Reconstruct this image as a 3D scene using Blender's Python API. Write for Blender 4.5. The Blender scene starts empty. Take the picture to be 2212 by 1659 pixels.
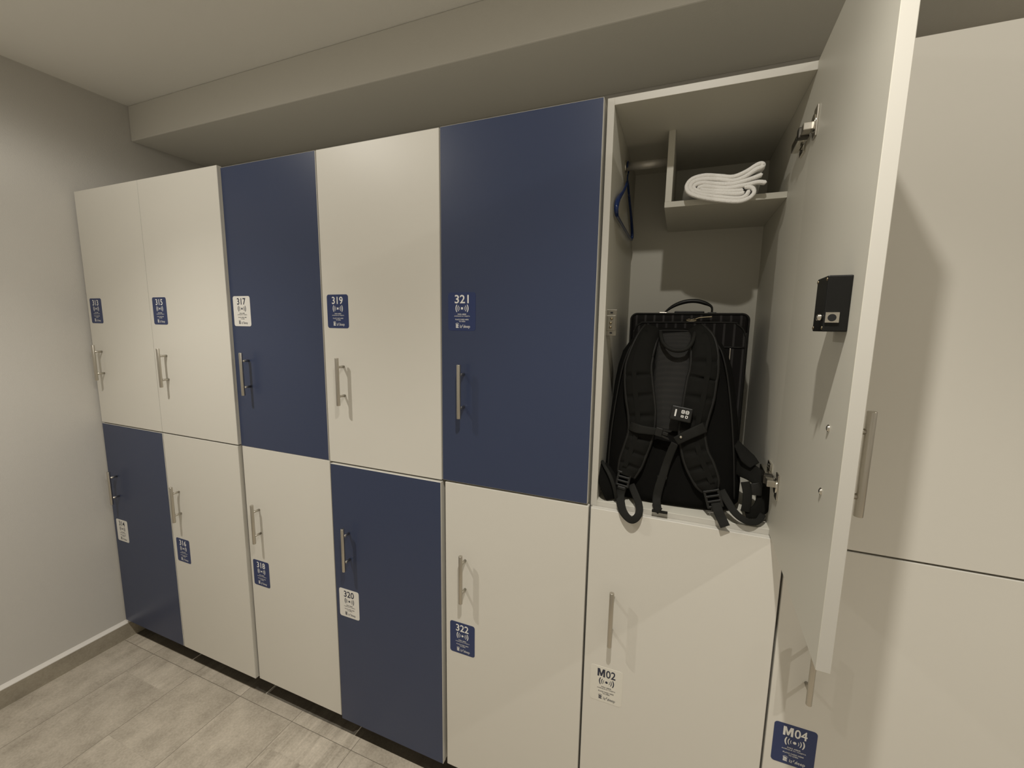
import bpy, bmesh, math, random
from mathutils import Vector, Matrix

# ------------------------------------------------------------------ camera, world, lights, exposure
scene = bpy.context.scene
col = scene.collection

cam_data = bpy.data.cameras.new('camera')
cam = bpy.data.objects.new('camera', cam_data)
col.objects.link(cam)
cam_data.sensor_fit = 'HORIZONTAL'
cam_data.sensor_width = 36.0
cam_data.lens = 904.766 / 2212 * 36.0
cam_data.clip_start = 0.01
RIGHT = Vector((0.928502979673936, 0.3710256972133907, 0.014904655109721167))
DOWN = Vector((0.06484124375963123, -0.12248332321936532, -0.9903501646593718))
FWD = Vector((-0.36561978863886246, 0.9205095151819225, -0.1377838982436471))
CAM = Vector((2.462904723843045, -1.0776670350924644, 1.5854036905340398))
cam.matrix_world = Matrix(((RIGHT.x, -DOWN.x, -FWD.x, CAM.x),
                           (RIGHT.y, -DOWN.y, -FWD.y, CAM.y),
                           (RIGHT.z, -DOWN.z, -FWD.z, CAM.z),
                           (0, 0, 0, 1)))
scene.camera = cam

world = bpy.data.worlds.new('world')
scene.world = world
world.use_nodes = True
world.node_tree.nodes['Background'].inputs[0].default_value = (0.02, 0.019, 0.017, 1)
world.node_tree.nodes['Background'].inputs[1].default_value = 0.3

scene.view_settings.view_transform = 'Standard'
scene.view_settings.look = 'None'
scene.view_settings.gamma = 1.0
scene.view_settings.use_curve_mapping = False
scene.view_settings.exposure = 0.0

CEIL = 2.5846
# Recessed LED downlights in a row over the aisle: a small source whose strength depends on the angle from
# straight down, like the candela curve of a real fitting.
CANDELA = [(0, 1.0), (25, 1.0), (40, 0.58), (50, 0.20), (57, 0.20), (64, 0.18), (72, 0.25), (80, 0.02), (90, 0.0)]
LIGHT_POWER = 90.0
def downlight(x, y):
    ld = bpy.data.lights.new('downlight', 'POINT')
    ld.shadow_soft_size = 0.016
    ld.energy = LIGHT_POWER
    ld.color = (1.0, 0.955, 0.875)
    ld.use_nodes = True
    nt = ld.node_tree
    em = nt.nodes['Emission']
    tc = nt.nodes.new('ShaderNodeTexCoord')
    sp = nt.nodes.new('ShaderNodeSeparateXYZ')
    nt.links.new(tc.outputs['Normal'], sp.inputs[0])
    ng = nt.nodes.new('ShaderNodeMath'); ng.operation = 'MULTIPLY'; ng.inputs[1].default_value = -1.0
    nt.links.new(sp.outputs[2], ng.inputs[0])
    ac = nt.nodes.new('ShaderNodeMath'); ac.operation = 'ARCCOSINE'
    nt.links.new(ng.outputs[0], ac.inputs[0])
    dv = nt.nodes.new('ShaderNodeMath'); dv.operation = 'DIVIDE'; dv.inputs[1].default_value = math.pi
    nt.links.new(ac.outputs[0], dv.inputs[0])
    rp = nt.nodes.new('ShaderNodeValToRGB')
    rp.color_ramp.interpolation = 'B_SPLINE'
    el = rp.color_ramp.elements
    for k, (deg, v) in enumerate(CANDELA):
        e = el[k] if k < 2 else el.new(deg / 180)
        e.position = deg / 180
        e.color = (v, v, v, 1)
    nt.links.new(dv.outputs[0], rp.inputs[0])
    nt.links.new(rp.outputs[0], em.inputs['Strength'])
    lo = bpy.data.objects.new('downlight', ld)
    lo.location = (x, y, CEIL - 0.02)
    col.objects.link(lo)
for lx in (0.85, 2.44, 4.08, 5.70):
    downlight(lx, -0.85)

# ------------------------------------------------------------------ materials
def srgb(r, g, b):
    f = lambda c: c / 12.92 if c <= 0.04045 else ((c + 0.055) / 1.055) ** 2.4
    return (f(r / 255), f(g / 255), f(b / 255), 1.0)

def mat(name, rgba, rough=0.5, metal=0.0, spec=0.5, bump=None, mottled=0.0, mottle_scale=6.0, sheen=0.0):
    m = bpy.data.materials.new(name)
    m.use_nodes = True
    nt = m.node_tree
    b = nt.nodes['Principled BSDF']
    b.inputs['Base Color'].default_value = rgba
    b.inputs['Roughness'].default_value = rough
    b.inputs['Metallic'].default_value = metal
    b.inputs['Specular IOR Level'].default_value = spec
    if sheen:
        b.inputs['Sheen Weight'].default_value = sheen
    tc = nt.nodes.new('ShaderNodeTexCoord')
    if mottled:
        n = nt.nodes.new('ShaderNodeTexNoise')
        n.inputs['Scale'].default_value = mottle_scale
        n.inputs['Detail'].default_value = 5
        nt.links.new(tc.outputs['Object'], n.inputs['Vector'])
        r = nt.nodes.new('ShaderNodeMapRange')
        r.inputs['To Min'].default_value = 1 - mottled
        r.inputs['To Max'].default_value = 1 + mottled
        nt.links.new(n.outputs['Fac'], r.inputs['Value'])
        mx = nt.nodes.new('ShaderNodeVectorMath')
        mx.operation = 'SCALE'
        mx.inputs[0].default_value = rgba[:3]
        nt.links.new(r.outputs['Result'], mx.inputs['Scale'])
        nt.links.new(mx.outputs['Vector'], b.inputs['Base Color'])
    if bump:
        sc, strength, dist = bump
        n = nt.nodes.new('ShaderNodeTexNoise')
        n.inputs['Scale'].default_value = sc
        n.inputs['Detail'].default_value = 3
        nt.links.new(tc.outputs['Object'], n.inputs['Vector'])
        bp = nt.nodes.new('ShaderNodeBump')
        bp.inputs['Strength'].default_value = strength
        bp.inputs['Distance'].default_value = dist
        nt.links.new(n.outputs['Fac'], bp.inputs['Height'])
        nt.links.new(bp.outputs['Normal'], b.inputs['Normal'])
    return m

M = {}
M['melamine'] = mat('white_melamine', (0.675, 0.650, 0.583, 1), 0.42, spec=0.35, bump=(900, 0.06, 0.0004))
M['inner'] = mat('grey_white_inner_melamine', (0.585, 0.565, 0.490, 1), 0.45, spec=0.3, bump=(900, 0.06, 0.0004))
M['edge'] = mat('white_edge_band', (0.565, 0.545, 0.49, 1), 0.45, spec=0.35)
M['blue'] = mat('blue_melamine', (0.0345, 0.0480, 0.0990, 1), 0.36, spec=0.5, bump=(900, 0.05, 0.0004))
M['wall'] = mat('painted_wall', (0.58, 0.56, 0.52, 1), 0.85, spec=0.2, bump=(260, 0.35, 0.0012), mottled=0.03, mottle_scale=3)
M['ceiling'] = mat('painted_ceiling', (0.88, 0.865, 0.815, 1), 0.9, spec=0.15, bump=(200, 0.2, 0.001))
M['beam'] = mat('painted_beam', (0.68, 0.66, 0.60, 1), 0.85, spec=0.2, bump=(260, 0.3, 0.001))
M['steel'] = mat('brushed_steel', (0.56, 0.53, 0.47, 1), 0.30, metal=1.0)
M['chrome'] = mat('nickel_plate', (0.72, 0.69, 0.62, 1), 0.16, metal=1.0)
M['darkmetal'] = mat('dark_metal', (0.09, 0.085, 0.075, 1), 0.35, metal=1.0)
M['label_blue'] = mat('blue_sticker', (0.0215, 0.0370, 0.118, 1), 0.38)
M['label_pale'] = mat('pale_sticker', (0.715, 0.69, 0.61, 1), 0.42)
M['label_white'] = mat('white_sticker', (0.74, 0.72, 0.67, 1), 0.4)
M['print_white'] = mat('white_print', (0.80, 0.79, 0.76, 1), 0.5)
M['print_dark'] = mat('dark_print', (0.022, 0.026, 0.05, 1), 0.5)
M['blackbox'] = mat('black_powder_coat', (0.0065, 0.0065, 0.0058, 1), 0.42, spec=0.28)
M['blackhole'] = mat('black_hole', (0.003, 0.003, 0.003, 1), 0.8)
M['bag'] = mat('black_nylon', (0.0048, 0.0046, 0.0040, 1), 0.9, spec=0.10, bump=(700, 0.5, 0.0008))
M['strap'] = mat('black_padded_nylon', (0.0072, 0.0070, 0.0057, 1), 0.85, spec=0.14, bump=(900, 0.5, 0.0006))
M['web'] = mat('black_webbing', (0.0115, 0.0113, 0.0095, 1), 0.75, spec=0.18, bump=(1200, 0.5, 0.0005))
M['plastic'] = mat('black_plastic', (0.0100, 0.0100, 0.0090, 1), 0.40, spec=0.35)
M['piping'] = mat('dark_piping', (0.0125, 0.0120, 0.0105, 1), 0.6, spec=0.2)
M['towel'] = mat('white_terry', (0.93, 0.91, 0.87, 1), 0.95, spec=0.1, bump=(420, 0.55, 0.003), sheen=0.3)
M['hanger'] = mat('blue_plastic', (0.006, 0.022, 0.100, 1), 0.3)
M['caulk'] = mat('white_caulk', (0.74, 0.71, 0.66, 1), 0.6, bump=(30, 0.3, 0.004))
M['zinc'] = mat('zinc_plate', (0.27, 0.255, 0.215, 1), 0.34, metal=1.0)
M['rod'] = mat('satin_steel_tube', (0.52, 0.50, 0.46, 1), 0.42, metal=0.55)
M['brass'] = mat('aged_brass', (0.24, 0.20, 0.13, 1), 0.35, metal=1.0)

def node_chain(m):
    nt = m.node_tree
    def add(kind, op=None, ins=(), out=0, **kw):
        n = nt.nodes.new(kind)
        if op: n.operation = op
        for k, v in kw.items(): setattr(n, k, v)
        for i, v in enumerate(ins):
            if v is None: continue
            if hasattr(v, 'is_linked') or isinstance(v, bpy.types.NodeSocket):
                nt.links.new(v, n.inputs[i])
            else:
                n.inputs[i].default_value = v
        return n.outputs[out]
    return nt, add

def tile_material(name, floor=True):
    """Stone-look porcelain planks: joints, tone per plank, clouding, streaks along the plank."""
    m = bpy.data.materials.new(name)
    m.use_nodes = True
    nt, A = node_chain(m)
    bs = nt.nodes['Principled BSDF']
    MA = 'ShaderNodeMath'
    pos = nt.nodes.new('ShaderNodeTexCoord').outputs['Object']
    sep = nt.nodes.new('ShaderNodeSeparateXYZ')
    nt.links.new(pos, sep.inputs[0])
    X, Y, Z = sep.outputs
    PW = 0.3005
    if floor:
        border = A(MA, 'GREATER_THAN', (Y, -0.0245))
        u = A(MA, 'DIVIDE', (A(MA, 'ADD', (X, 0.0865)), PW))
        uid = A(MA, 'FLOOR', (u,))
        fr = A(MA, 'FRACT', (u,))
        jx = A(MA, 'LESS_THAN', (fr, 0.0058))
        par = A(MA, 'MULTIPLY', (A(MA, 'FLOORED_MODULO', (A(MA, 'MULTIPLY', (uid, 0.37)), 1.0)), 0.6))
        v = A(MA, 'DIVIDE', (A(MA, 'ADD', (A(MA, 'ADD', (Y, 0.335)), A(MA, 'MULTIPLY', (A(MA, 'SUBTRACT', (uid, 2.0)), 0.2)))), 0.6))
        vid = A(MA, 'FLOOR', (v,))
        jv = A(MA, 'LESS_THAN', (A(MA, 'FRACT', (v,)), 0.003))
        jy = A(MA, 'LESS_THAN', (A(MA, 'ABSOLUTE', (A(MA, 'ADD', (Y, 0.0245)),)), 0.0009))
        inner = A(MA, 'SUBTRACT', (1.0, border))
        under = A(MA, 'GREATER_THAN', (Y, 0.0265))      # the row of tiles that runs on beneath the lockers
        j2 = A(MA, 'LESS_THAN', (A(MA, 'FRACT', (A(MA, 'DIVIDE', (A(MA, 'ADD', (X, 0.062)), 0.4825)),)), 0.0085))
        pale = A(MA, 'MULTIPLY', (under, j2))
        jx = A(MA, 'MULTIPLY', (jx, A(MA, 'SUBTRACT', (1.0, under))))
        joint = A(MA, 'MAXIMUM', (A(MA, 'MAXIMUM', (jx, jy)), A(MA, 'MULTIPLY', (A(MA, 'MULTIPLY', (jv, inner)), 0.10))))
        vid = A(MA, 'ADD', (A(MA, 'MULTIPLY', (vid, inner)), A(MA, 'MULTIPLY', (border, 17.0))))
    else:
        # skirting pieces run along whichever way the face goes; joints 0.484 m apart in X, 0.6 m in Y
        u = A(MA, 'DIVIDE', (A(MA, 'ADD', (X, 0.0255)), 0.4785))
        uid = A(MA, 'FLOOR', (u,))
        vid = A(MA, 'FLOOR', (A(MA, 'DIVIDE', (Y, 0.6)),))
        joint = A(MA, 'LESS_THAN', (A(MA, 'FRACT', (u,)), 0.009))
    cmb = nt.nodes.new('ShaderNodeCombineXYZ')
    nt.links.new(uid, cmb.inputs[0]); nt.links.new(vid, cmb.inputs[1])
    wn = nt.nodes.new('ShaderNodeTexWhiteNoise')
    nt.links.new(cmb.outputs[0], wn.inputs['Vector'])
    rnd = wn.outputs['Value']
    # streaks stretched along the plank (Y), offset per plank
    mp = nt.nodes.new('ShaderNodeMapping')
    mp.inputs['Scale'].default_value = (34, 2.2, 20) if floor else (3, 3, 30)
    off = nt.nodes.new('ShaderNodeVectorMath'); off.operation = 'MULTIPLY_ADD'
    off.inputs[1].default_value = (1, 1, 1)
    nt.links.new(pos, off.inputs[0]); nt.links.new(wn.outputs['Color'], off.inputs[2])
    nt.links.new(off.outputs[0], mp.inputs['Vector'])
    st = nt.nodes.new('ShaderNodeTexNoise')
    st.inputs['Scale'].default_value = 1.0; st.inputs['Detail'].default_value = 6; st.inputs['Roughness'].default_value = 0.6
    nt.links.new(mp.outputs[0], st.inputs['Vector'])
    cl = nt.nodes.new('ShaderNodeTexNoise')
    cl.inputs['Scale'].default_value = 9.0; cl.inputs['Detail'].default_value = 7; cl.inputs['Roughness'].default_value = 0.65
    nt.links.new(off.outputs[0], cl.inputs['Vector'])
    fine = nt.nodes.new('ShaderNodeTexNoise')
    fine.inputs['Scale'].default_value = 130.0; fine.inputs['Detail'].default_value = 3
    nt.links.new(pos, fine.inputs['Vector'])
    # planks with a high random number show more streak
    sw = A(MA, 'MULTIPLY', (A(MA, 'POWER', (rnd, 2.0)), 0.8))
    if floor:
        sw = A(MA, 'MAXIMUM', (sw, A(MA, 'MULTIPLY', (A(MA, 'COMPARE', (uid, 4.0, 0.1)), 0.75))))
    val = A(MA, 'ADD', (0.62, A(MA, 'MULTIPLY', (A(MA, 'SUBTRACT', (st.outputs[0], 0.5)), A(MA, 'ADD', (sw, 0.22))))))
    val = A(MA, 'ADD', (val, A(MA, 'MULTIPLY', (A(MA, 'SUBTRACT', (cl.outputs[0], 0.5)), 0.80))))
    val = A(MA, 'ADD', (val, A(MA, 'MULTIPLY', (A(MA, 'SUBTRACT', (fine.outputs[0], 0.5)), 0.40))))
    val = A(MA, 'ADD', (val, A(MA, 'MULTIPLY', (A(MA, 'SUBTRACT', (rnd, 0.5)), 0.10))))
    rp = nt.nodes.new('ShaderNodeValToRGB')
    e = rp.color_ramp.elements
    e[0].position = 0.25; e[0].color = (0.245, 0.213, 0.166, 1)
    e[1].position = 0.95; e[1].color = (0.640, 0.575, 0.478, 1)
    nt.links.new(val, rp.inputs[0])
    mx = nt.nodes.new('ShaderNodeMix'); mx.data_type = 'RGBA'
    nt.links.new(joint, mx.inputs['Factor'])
    nt.links.new(rp.outputs[0], mx.inputs['A'])
    mx.inputs['B'].default_value = (0.13, 0.112, 0.088, 1) if floor else (0.42, 0.38, 0.31, 1)
    mx.name = 'joint_mix'
    out = mx.outputs['Result']
    if floor:
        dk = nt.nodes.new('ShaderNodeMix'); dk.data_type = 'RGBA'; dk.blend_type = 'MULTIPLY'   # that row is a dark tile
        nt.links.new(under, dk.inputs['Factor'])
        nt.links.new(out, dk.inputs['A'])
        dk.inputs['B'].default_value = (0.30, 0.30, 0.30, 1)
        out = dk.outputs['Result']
        m2 = nt.nodes.new('ShaderNodeMix'); m2.data_type = 'RGBA'
        nt.links.new(pale, m2.inputs['Factor'])
        nt.links.new(out, m2.inputs['A'])
        m2.inputs['B'].default_value = (0.80, 0.77, 0.70, 1)
        out = m2.outputs['Result']
    nt.links.new(out, bs.inputs['Base Color'])
    bs.inputs['Roughness'].default_value = 0.55
    bs.inputs['Specular IOR Level'].default_value = 0.3
    bp = nt.nodes.new('ShaderNodeBump')
    bp.inputs['Strength'].default_value = 0.25; bp.inputs['Distance'].default_value = 0.002
    nt.links.new(A(MA, 'SUBTRACT', (cl.outputs[0], joint)), bp.inputs['Height'])
    nt.links.new(bp.outputs[0], bs.inputs['Normal'])
    return m

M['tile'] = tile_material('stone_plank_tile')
M['skirting'] = tile_material('stone_skirting_tile', floor=False)
for nd in M['skirting'].node_tree.nodes:
    if nd.type == 'VALTORGB':
        nd.color_ramp.elements[0].color = (0.235, 0.206, 0.158, 1)
        nd.color_ramp.elements[1].color = (0.45, 0.405, 0.320, 1)

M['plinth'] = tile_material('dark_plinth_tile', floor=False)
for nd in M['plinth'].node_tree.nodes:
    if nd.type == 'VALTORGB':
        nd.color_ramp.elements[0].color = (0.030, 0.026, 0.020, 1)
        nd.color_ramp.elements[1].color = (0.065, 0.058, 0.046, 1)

def pinstripe(name, offset):
    m = bpy.data.materials.new(name)
    m.use_nodes = True
    nt, A = node_chain(m)
    bs = nt.nodes['Principled BSDF']
    sep = nt.nodes.new('ShaderNodeSeparateXYZ')
    nt.links.new(nt.nodes.new('ShaderNodeTexCoord').outputs['Object'], sep.inputs[0])
    fr = A('ShaderNodeMath', 'FRACT', (A('ShaderNodeMath', 'DIVIDE', (A('ShaderNodeMath', 'ADD', (sep.outputs[0], offset)), 0.0257)),))
    k = A('ShaderNodeMath', 'LESS_THAN', (fr, 0.21))
    mx = nt.nodes.new('ShaderNodeMix'); mx.data_type = 'RGBA'
    nt.links.new(k, mx.inputs['Factor'])
    mx.inputs['A'].default_value = (0.0058, 0.0050, 0.0044, 1)
    mx.inputs['B'].default_value = (0.033, 0.031, 0.030, 1)
    nt.links.new(mx.outputs['Result'], bs.inputs['Base Color'])
    bs.inputs['Roughness'].default_value = 0.8
    bs.inputs['Specular IOR Level'].default_value = 0.2
    return m
M['stripe'] = pinstripe('pinstripe_fabric', 0.0171)
M['stripe_pocket'] = pinstripe('pinstripe_pocket_fabric', 0.0116)

def mesh_fabric():
    m = bpy.data.materials.new('air_mesh_fabric')
    m.use_nodes = True
    nt, A = node_chain(m)
    bs = nt.nodes['Principled BSDF']
    mp = nt.nodes.new('ShaderNodeMapping')
    mp.inputs['Rotation'].default_value = (0, math.radians(45), 0)
    mp.inputs['Scale'].default_value = (320, 320, 320)
    nt.links.new(nt.nodes.new('ShaderNodeTexCoord').outputs['Object'], mp.inputs[0])
    ck = nt.nodes.new('ShaderNodeTexVoronoi')
    ck.inputs['Scale'].default_value = 1.0
    ck.inputs['Randomness'].default_value = 0.0
    nt.links.new(mp.outputs[0], ck.inputs['Vector'])
    mx = nt.nodes.new('ShaderNodeMix'); mx.data_type = 'RGBA'
    nt.links.new(A('ShaderNodeMath', 'GREATER_THAN', (ck.outputs['Distance'], 0.42)), mx.inputs['Factor'])
    mx.inputs['A'].default_value = (0.0040, 0.0039, 0.0034, 1)
    mx.inputs['B'].default_value = (0.0115, 0.0108, 0.0088, 1)
    nt.links.new(mx.outputs['Result'], bs.inputs['Base Color'])
    bs.inputs['Roughness'].default_value = 0.85
    return m
M['airmesh'] = mesh_fabric()

# ------------------------------------------------------------------ mesh builder and scene helpers
class MB:
    def __init__(self, T=None):
        self.bm = bmesh.new()
        self.T = T or Matrix.Identity(4)
    def _mark(self, before, mi, smooth=False):
        for f in self.bm.faces:
            if f not in before:
                f.material_index = mi
                f.smooth = smooth
    def box(self, x0, x1, y0, y1, z0, z1, mi=0, bevel=0.0, seg=2, face_mi=None):
        before = set(self.bm.faces)
        mt = self.T @ Matrix.Translation(((x0 + x1) / 2, (y0 + y1) / 2, (z0 + z1) / 2)) @ Matrix.Diagonal((x1 - x0, y1 - y0, z1 - z0, 1))
        r = bmesh.ops.create_cube(self.bm, size=1.0, matrix=mt)
        if bevel:
            es = list({e for v in r['verts'] for e in v.link_edges})
            bmesh.ops.bevel(self.bm, geom=es, offset=bevel, segments=seg, affect='EDGES', profile=0.5)
        self._mark(before, mi)
        if face_mi:
            R3 = self.T.to_3x3()
            for f in self.bm.faces:
                if f in before: continue
                n = R3.inverted() @ f.normal if f.normal.length else Vector((0, 0, 0))
                f.normal_update()
                n = R3.inverted() @ f.normal
                for axis, k in face_mi.items():
                    if n.dot(Vector(axis)) > 0.95:
                        f.material_index = k
        return self
    def cyl(self, p0, p1, r, mi=0, seg=16, r2=None, bevel=0.0):
        before = set(self.bm.faces)
        p0 = self.T @ Vector(p0); p1 = self.T @ Vector(p1)
        d = p1 - p0
        q = Vector((0, 0, 1)).rotation_difference(d.normalized()).to_matrix().to_4x4()
        mt = Matrix.Translation((p0 + p1) / 2) @ q
        rr = bmesh.ops.create_cone(self.bm, cap_ends=True, segments=seg, radius1=r, radius2=r if r2 is None else r2, depth=d.length, matrix=mt)
        if bevel:
            es = [e for e in {e for v in rr['verts'] for e in v.link_edges} if any(len(f.verts) > 4 for f in e.link_faces)]
            bmesh.ops.bevel(self.bm, geom=es, offset=bevel, segments=2, affect='EDGES', profile=0.5)
        self._mark(before, mi, True)
        for f in self.bm.faces:
            if f not in before and len(f.verts) > 4: f.smooth = False
        return self
    def ball(self, c, r, mi=0, scale=(1, 1, 1), seg=12):
        before = set(self.bm.faces)
        mt = self.T @ Matrix.Translation(c) @ Matrix.Diagonal((*scale, 1))
        bmesh.ops.create_uvsphere(self.bm, u_segments=seg, v_segments=max(6, seg // 2), radius=r, matrix=mt)
        self._mark(before, mi, True)
        return self
    def tube(self, pts, r, mi=0, seg=8, n=None, closed=False):
        pts = [Vector(p) for p in pts]
        rr = r if isinstance(r, (list, tuple)) else None
        if n:
            rr = [smooth_at(rr, k / (n - 1)) for k in range(n)] if rr else None
            pts = smooth(pts, n, closed)
        rings = []
        N = len(pts)
        up = Vector((0.13, 0.31, 0.94)).normalized()
        for i, p in enumerate(pts):
            a = pts[(i - 1) % N] if closed else pts[max(i - 1, 0)]
            b = pts[(i + 1) % N] if closed else pts[min(i + 1, N - 1)]
            t = (b - a).normalized()
            s = t.cross(up)
            if s.length < 1e-4: s = t.cross(Vector((1, 0, 0)))
            s.normalize(); w = s.cross(t)
            q = rr[i] if rr else r
            rings.append([self.bm.verts.new(self.T @ (p + q * (math.cos(2 * math.pi * k / seg) * s + math.sin(2 * math.pi * k / seg) * w))) for k in range(seg)])
        for i in range(N if closed else N - 1):
            A_, B_ = rings[i], rings[(i + 1) % N]
            for k in range(seg):
                f = self.bm.faces.new((A_[k], A_[(k + 1) % seg], B_[(k + 1) % seg], B_[k]))
                f.material_index = mi; f.smooth = True
        if not closed:
            for ring in (rings[0][::-1], rings[-1]):
                f = self.bm.faces.new(ring); f.material_index = mi
        return self
    def ribbon(self, pts, widths, thick, mi=0, n=24, normal=(0, -1, 0.15), crown=0.0, quilt=None, sharp=False):
        """A strap: a band of given width and thickness following pts, its face turned to `normal`."""
        P = smooth([Vector(p) for p in pts], n) if n else [Vector(p) for p in pts]
        N = len(P)
        W = [smooth_at(widths, i / (N - 1)) for i in range(N)] if isinstance(widths, (list, tuple)) else [widths] * N
        nm = Vector(normal).normalized()
        prof = [(-1, -.5), (-1, .1), (-.86, .42), (-.45, .5), (0, .5), (.45, .5), (.86, .42), (1, .1), (1, -.5), (.5, -.5), (0, -.5), (-.5, -.5)]
        rings = []
        for i, p in enumerate(P):
            t = (P[min(i + 1, N - 1)] - P[max(i - 1, 0)]).normalized()
            s = t.cross(nm).normalized()
            o = s.cross(t).normalized()
            tk = thick; cw = crown
            if quilt:
                for qv in quilt:
                    d = abs(i / (N - 1) - qv)
                    tk *= 1 - 0.85 * math.exp(-(d / 0.010) ** 2); cw *= 1 - 0.5 * math.exp(-(d / 0.012) ** 2)
            ring = []
            for a, b in prof:
                h = b * tk + (cw * (1 - a * a) if b > 0 else 0)
                ring.append(self.bm.verts.new(self.T @ (p + s * a * W[i] / 2 + o * h)))
            rings.append(ring)
        K = len(prof)
        for i in range(N - 1):
            for k in range(K):
                f = self.bm.faces.new((rings[i][k], rings[i][(k + 1) % K], rings[i + 1][(k + 1) % K], rings[i + 1][k]))
                f.material_index = mi; f.smooth = not sharp
        for ring in (rings[0][::-1], rings[-1]):
            f = self.bm.faces.new(ring); f.material_index = mi
        return self
    def poly_prism(self, outline, axis_vec, mi=0):
        """Flat closed outline (3D points) pushed along axis_vec."""
        a = [self.bm.verts.new(self.T @ Vector(p)) for p in outline]
        b = [self.bm.verts.new(self.T @ (Vector(p) + Vector(axis_vec))) for p in outline]
        n = len(a)
        fs = [self.bm.faces.new(a[::-1]), self.bm.faces.new(b)]
        for k in range(n):
            fs.append(self.bm.faces.new((a[k], a[(k + 1) % n], b[(k + 1) % n], b[k])))
        for f in fs: f.material_index = mi
        return self
    def build(self, name, mats, parent=None, origin=None, recalc=True):
        if recalc:
            bmesh.ops.recalc_face_normals(self.bm, faces=self.bm.faces[:])
        cs = [v.co for v in self.bm.verts]
        if origin is None:
            origin = Vector(((min(c.x for c in cs) + max(c.x for c in cs)) / 2, (min(c.y for c in cs) + max(c.y for c in cs)) / 2, min(c.z for c in cs)))
        origin = Vector(origin)
        for v in self.bm.verts: v.co -= origin
        me = bpy.data.meshes.new(name)
        self.bm.to_mesh(me); self.bm.free()
        for m in (mats if isinstance(mats, (list, tuple)) else [mats]): me.materials.append(m)
        o = bpy.data.objects.new(name, me)
        col.objects.link(o)
        place(o, origin, parent)
        return o

WORLD = {}
def place(o, wpos, parent):
    WORLD[o.name] = Vector(wpos)
    if parent is not None:
        o.parent = parent
        o.location = Vector(wpos) - WORLD[parent.name]
    else:
        o.location = wpos

def smooth_at(vals, t):
    x = t * (len(vals) - 1); i = min(int(x), len(vals) - 2); f = x - i
    return vals[i] * (1 - f) + vals[i + 1] * f

def smooth(P, n, closed=False):
    """Catmull-Rom through P, n points."""
    P = [Vector(p) for p in P]
    m = len(P); out = []
    spans = m if closed else m - 1
    for k in range(n):
        x = k / n * spans if closed else k / (n - 1) * spans
        i = min(int(x), spans - 1); t = x - i
        g = (lambda j: P[j % m]) if closed else (lambda j: P[max(0, min(m - 1, j))])
        p0, p1, p2, p3 = g(i - 1), g(i), g(i + 1), g(i + 2)
        out.append(0.5 * ((2 * p1) + (p2 - p0) * t + (2 * p0 - 5 * p1 + 4 * p2 - p3) * t * t + (3 * p1 - p0 - 3 * p2 + p3) * t ** 3))
    return out

def tag(o, label, cat, group=None):
    o['label'] = label; o['category'] = cat
    if group: o['group'] = group
    return o

def thing(name, label, cat, loc, group=None):
    o = bpy.data.objects.new(name, None)
    o.empty_display_size = 0.05
    col.objects.link(o)
    place(o, loc, None)
    return tag(o, label, cat, group)

def structure(name, mb, mats):
    o = mb.build(name, mats, origin=(0, 0, 0))
    o['kind'] = 'structure'
    return o

# ------------------------------------------------------------------ the room
WX = -0.0297          # face of the left wall
FRONT, BACK, FAR = -1.80, 0.60, 6.6
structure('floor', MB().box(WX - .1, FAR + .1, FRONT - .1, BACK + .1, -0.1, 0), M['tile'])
structure('ceiling', MB().box(WX - .1, FAR + .1, FRONT - .1, BACK + .1, CEIL, CEIL + .1), M['ceiling'])
structure('wall_left', MB().box(WX - .1, WX, FRONT - .1, BACK + .1, 0, CEIL), M['wall'])
structure('wall_back', MB().box(WX, FAR, BACK, BACK + .1, 0, CEIL), M['wall'])
structure('wall_front', MB().box(WX, FAR, FRONT - .1, FRONT, 0, CEIL), M['wall'])
structure('wall_right', MB().box(FAR, FAR + .1, FRONT - .1, BACK + .1, 0, CEIL), M['wall'])
structure('trim_1', MB().box(WX, FAR, 0.2286, BACK, 2.4289, CEIL, bevel=0.004), M['beam'])   # boxed-in beam over the lockers
structure('baseboard_left', MB().box(WX, WX + .012, FRONT, 0.105, 0, 0.0785), M['skirting'])
bead = MB()
bead.poly_prism([(WX, FRONT, .0785), (WX + .0122, FRONT, .0785), (WX + .0118, FRONT, .0815), (WX + .004, FRONT, .0905), (WX, FRONT, .0955)], (0, 0.105 - FRONT, 0))
structure('trim_2', bead, M['caulk'])                                                       # white bead on top of the skirting
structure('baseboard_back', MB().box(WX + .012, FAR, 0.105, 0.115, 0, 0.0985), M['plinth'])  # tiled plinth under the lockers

# ------------------------------------------------------------------ lettering
_text = {}
def text_geo(s, bold=0.0, spacing=1.0):
    key = (s, bold, spacing)
    if key not in _text:
        cu = bpy.data.curves.new('lettering', 'FONT')
        cu.body = s; cu.size = 1.0; cu.offset = bold; cu.resolution_u = 3; cu.space_character = spacing
        cu.dimensions = '2D'; cu.fill_mode = 'BOTH'
        ob = bpy.data.objects.new('lettering', cu)
        col.objects.link(ob)
        bpy.context.view_layer.update()
        me = bpy.data.meshes.new_from_object(ob.evaluated_get(bpy.context.evaluated_depsgraph_get()))
        vs = [(v.co.x, v.co.y) for v in me.vertices]
        fs = [tuple(p.vertices) for p in me.polygons]
        bpy.data.objects.remove(ob); bpy.data.curves.remove(cu); bpy.data.meshes.remove(me)
        x0, x1 = min(v[0] for v in vs), max(v[0] for v in vs)
        y0, y1 = min(v[1] for v in vs), max(v[1] for v in vs)
        _text[key] = ([((x - x0) / (x1 - x0), (y - y0) / (y1 - y0)) for x, y in vs], fs)
    return _text[key]

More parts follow.
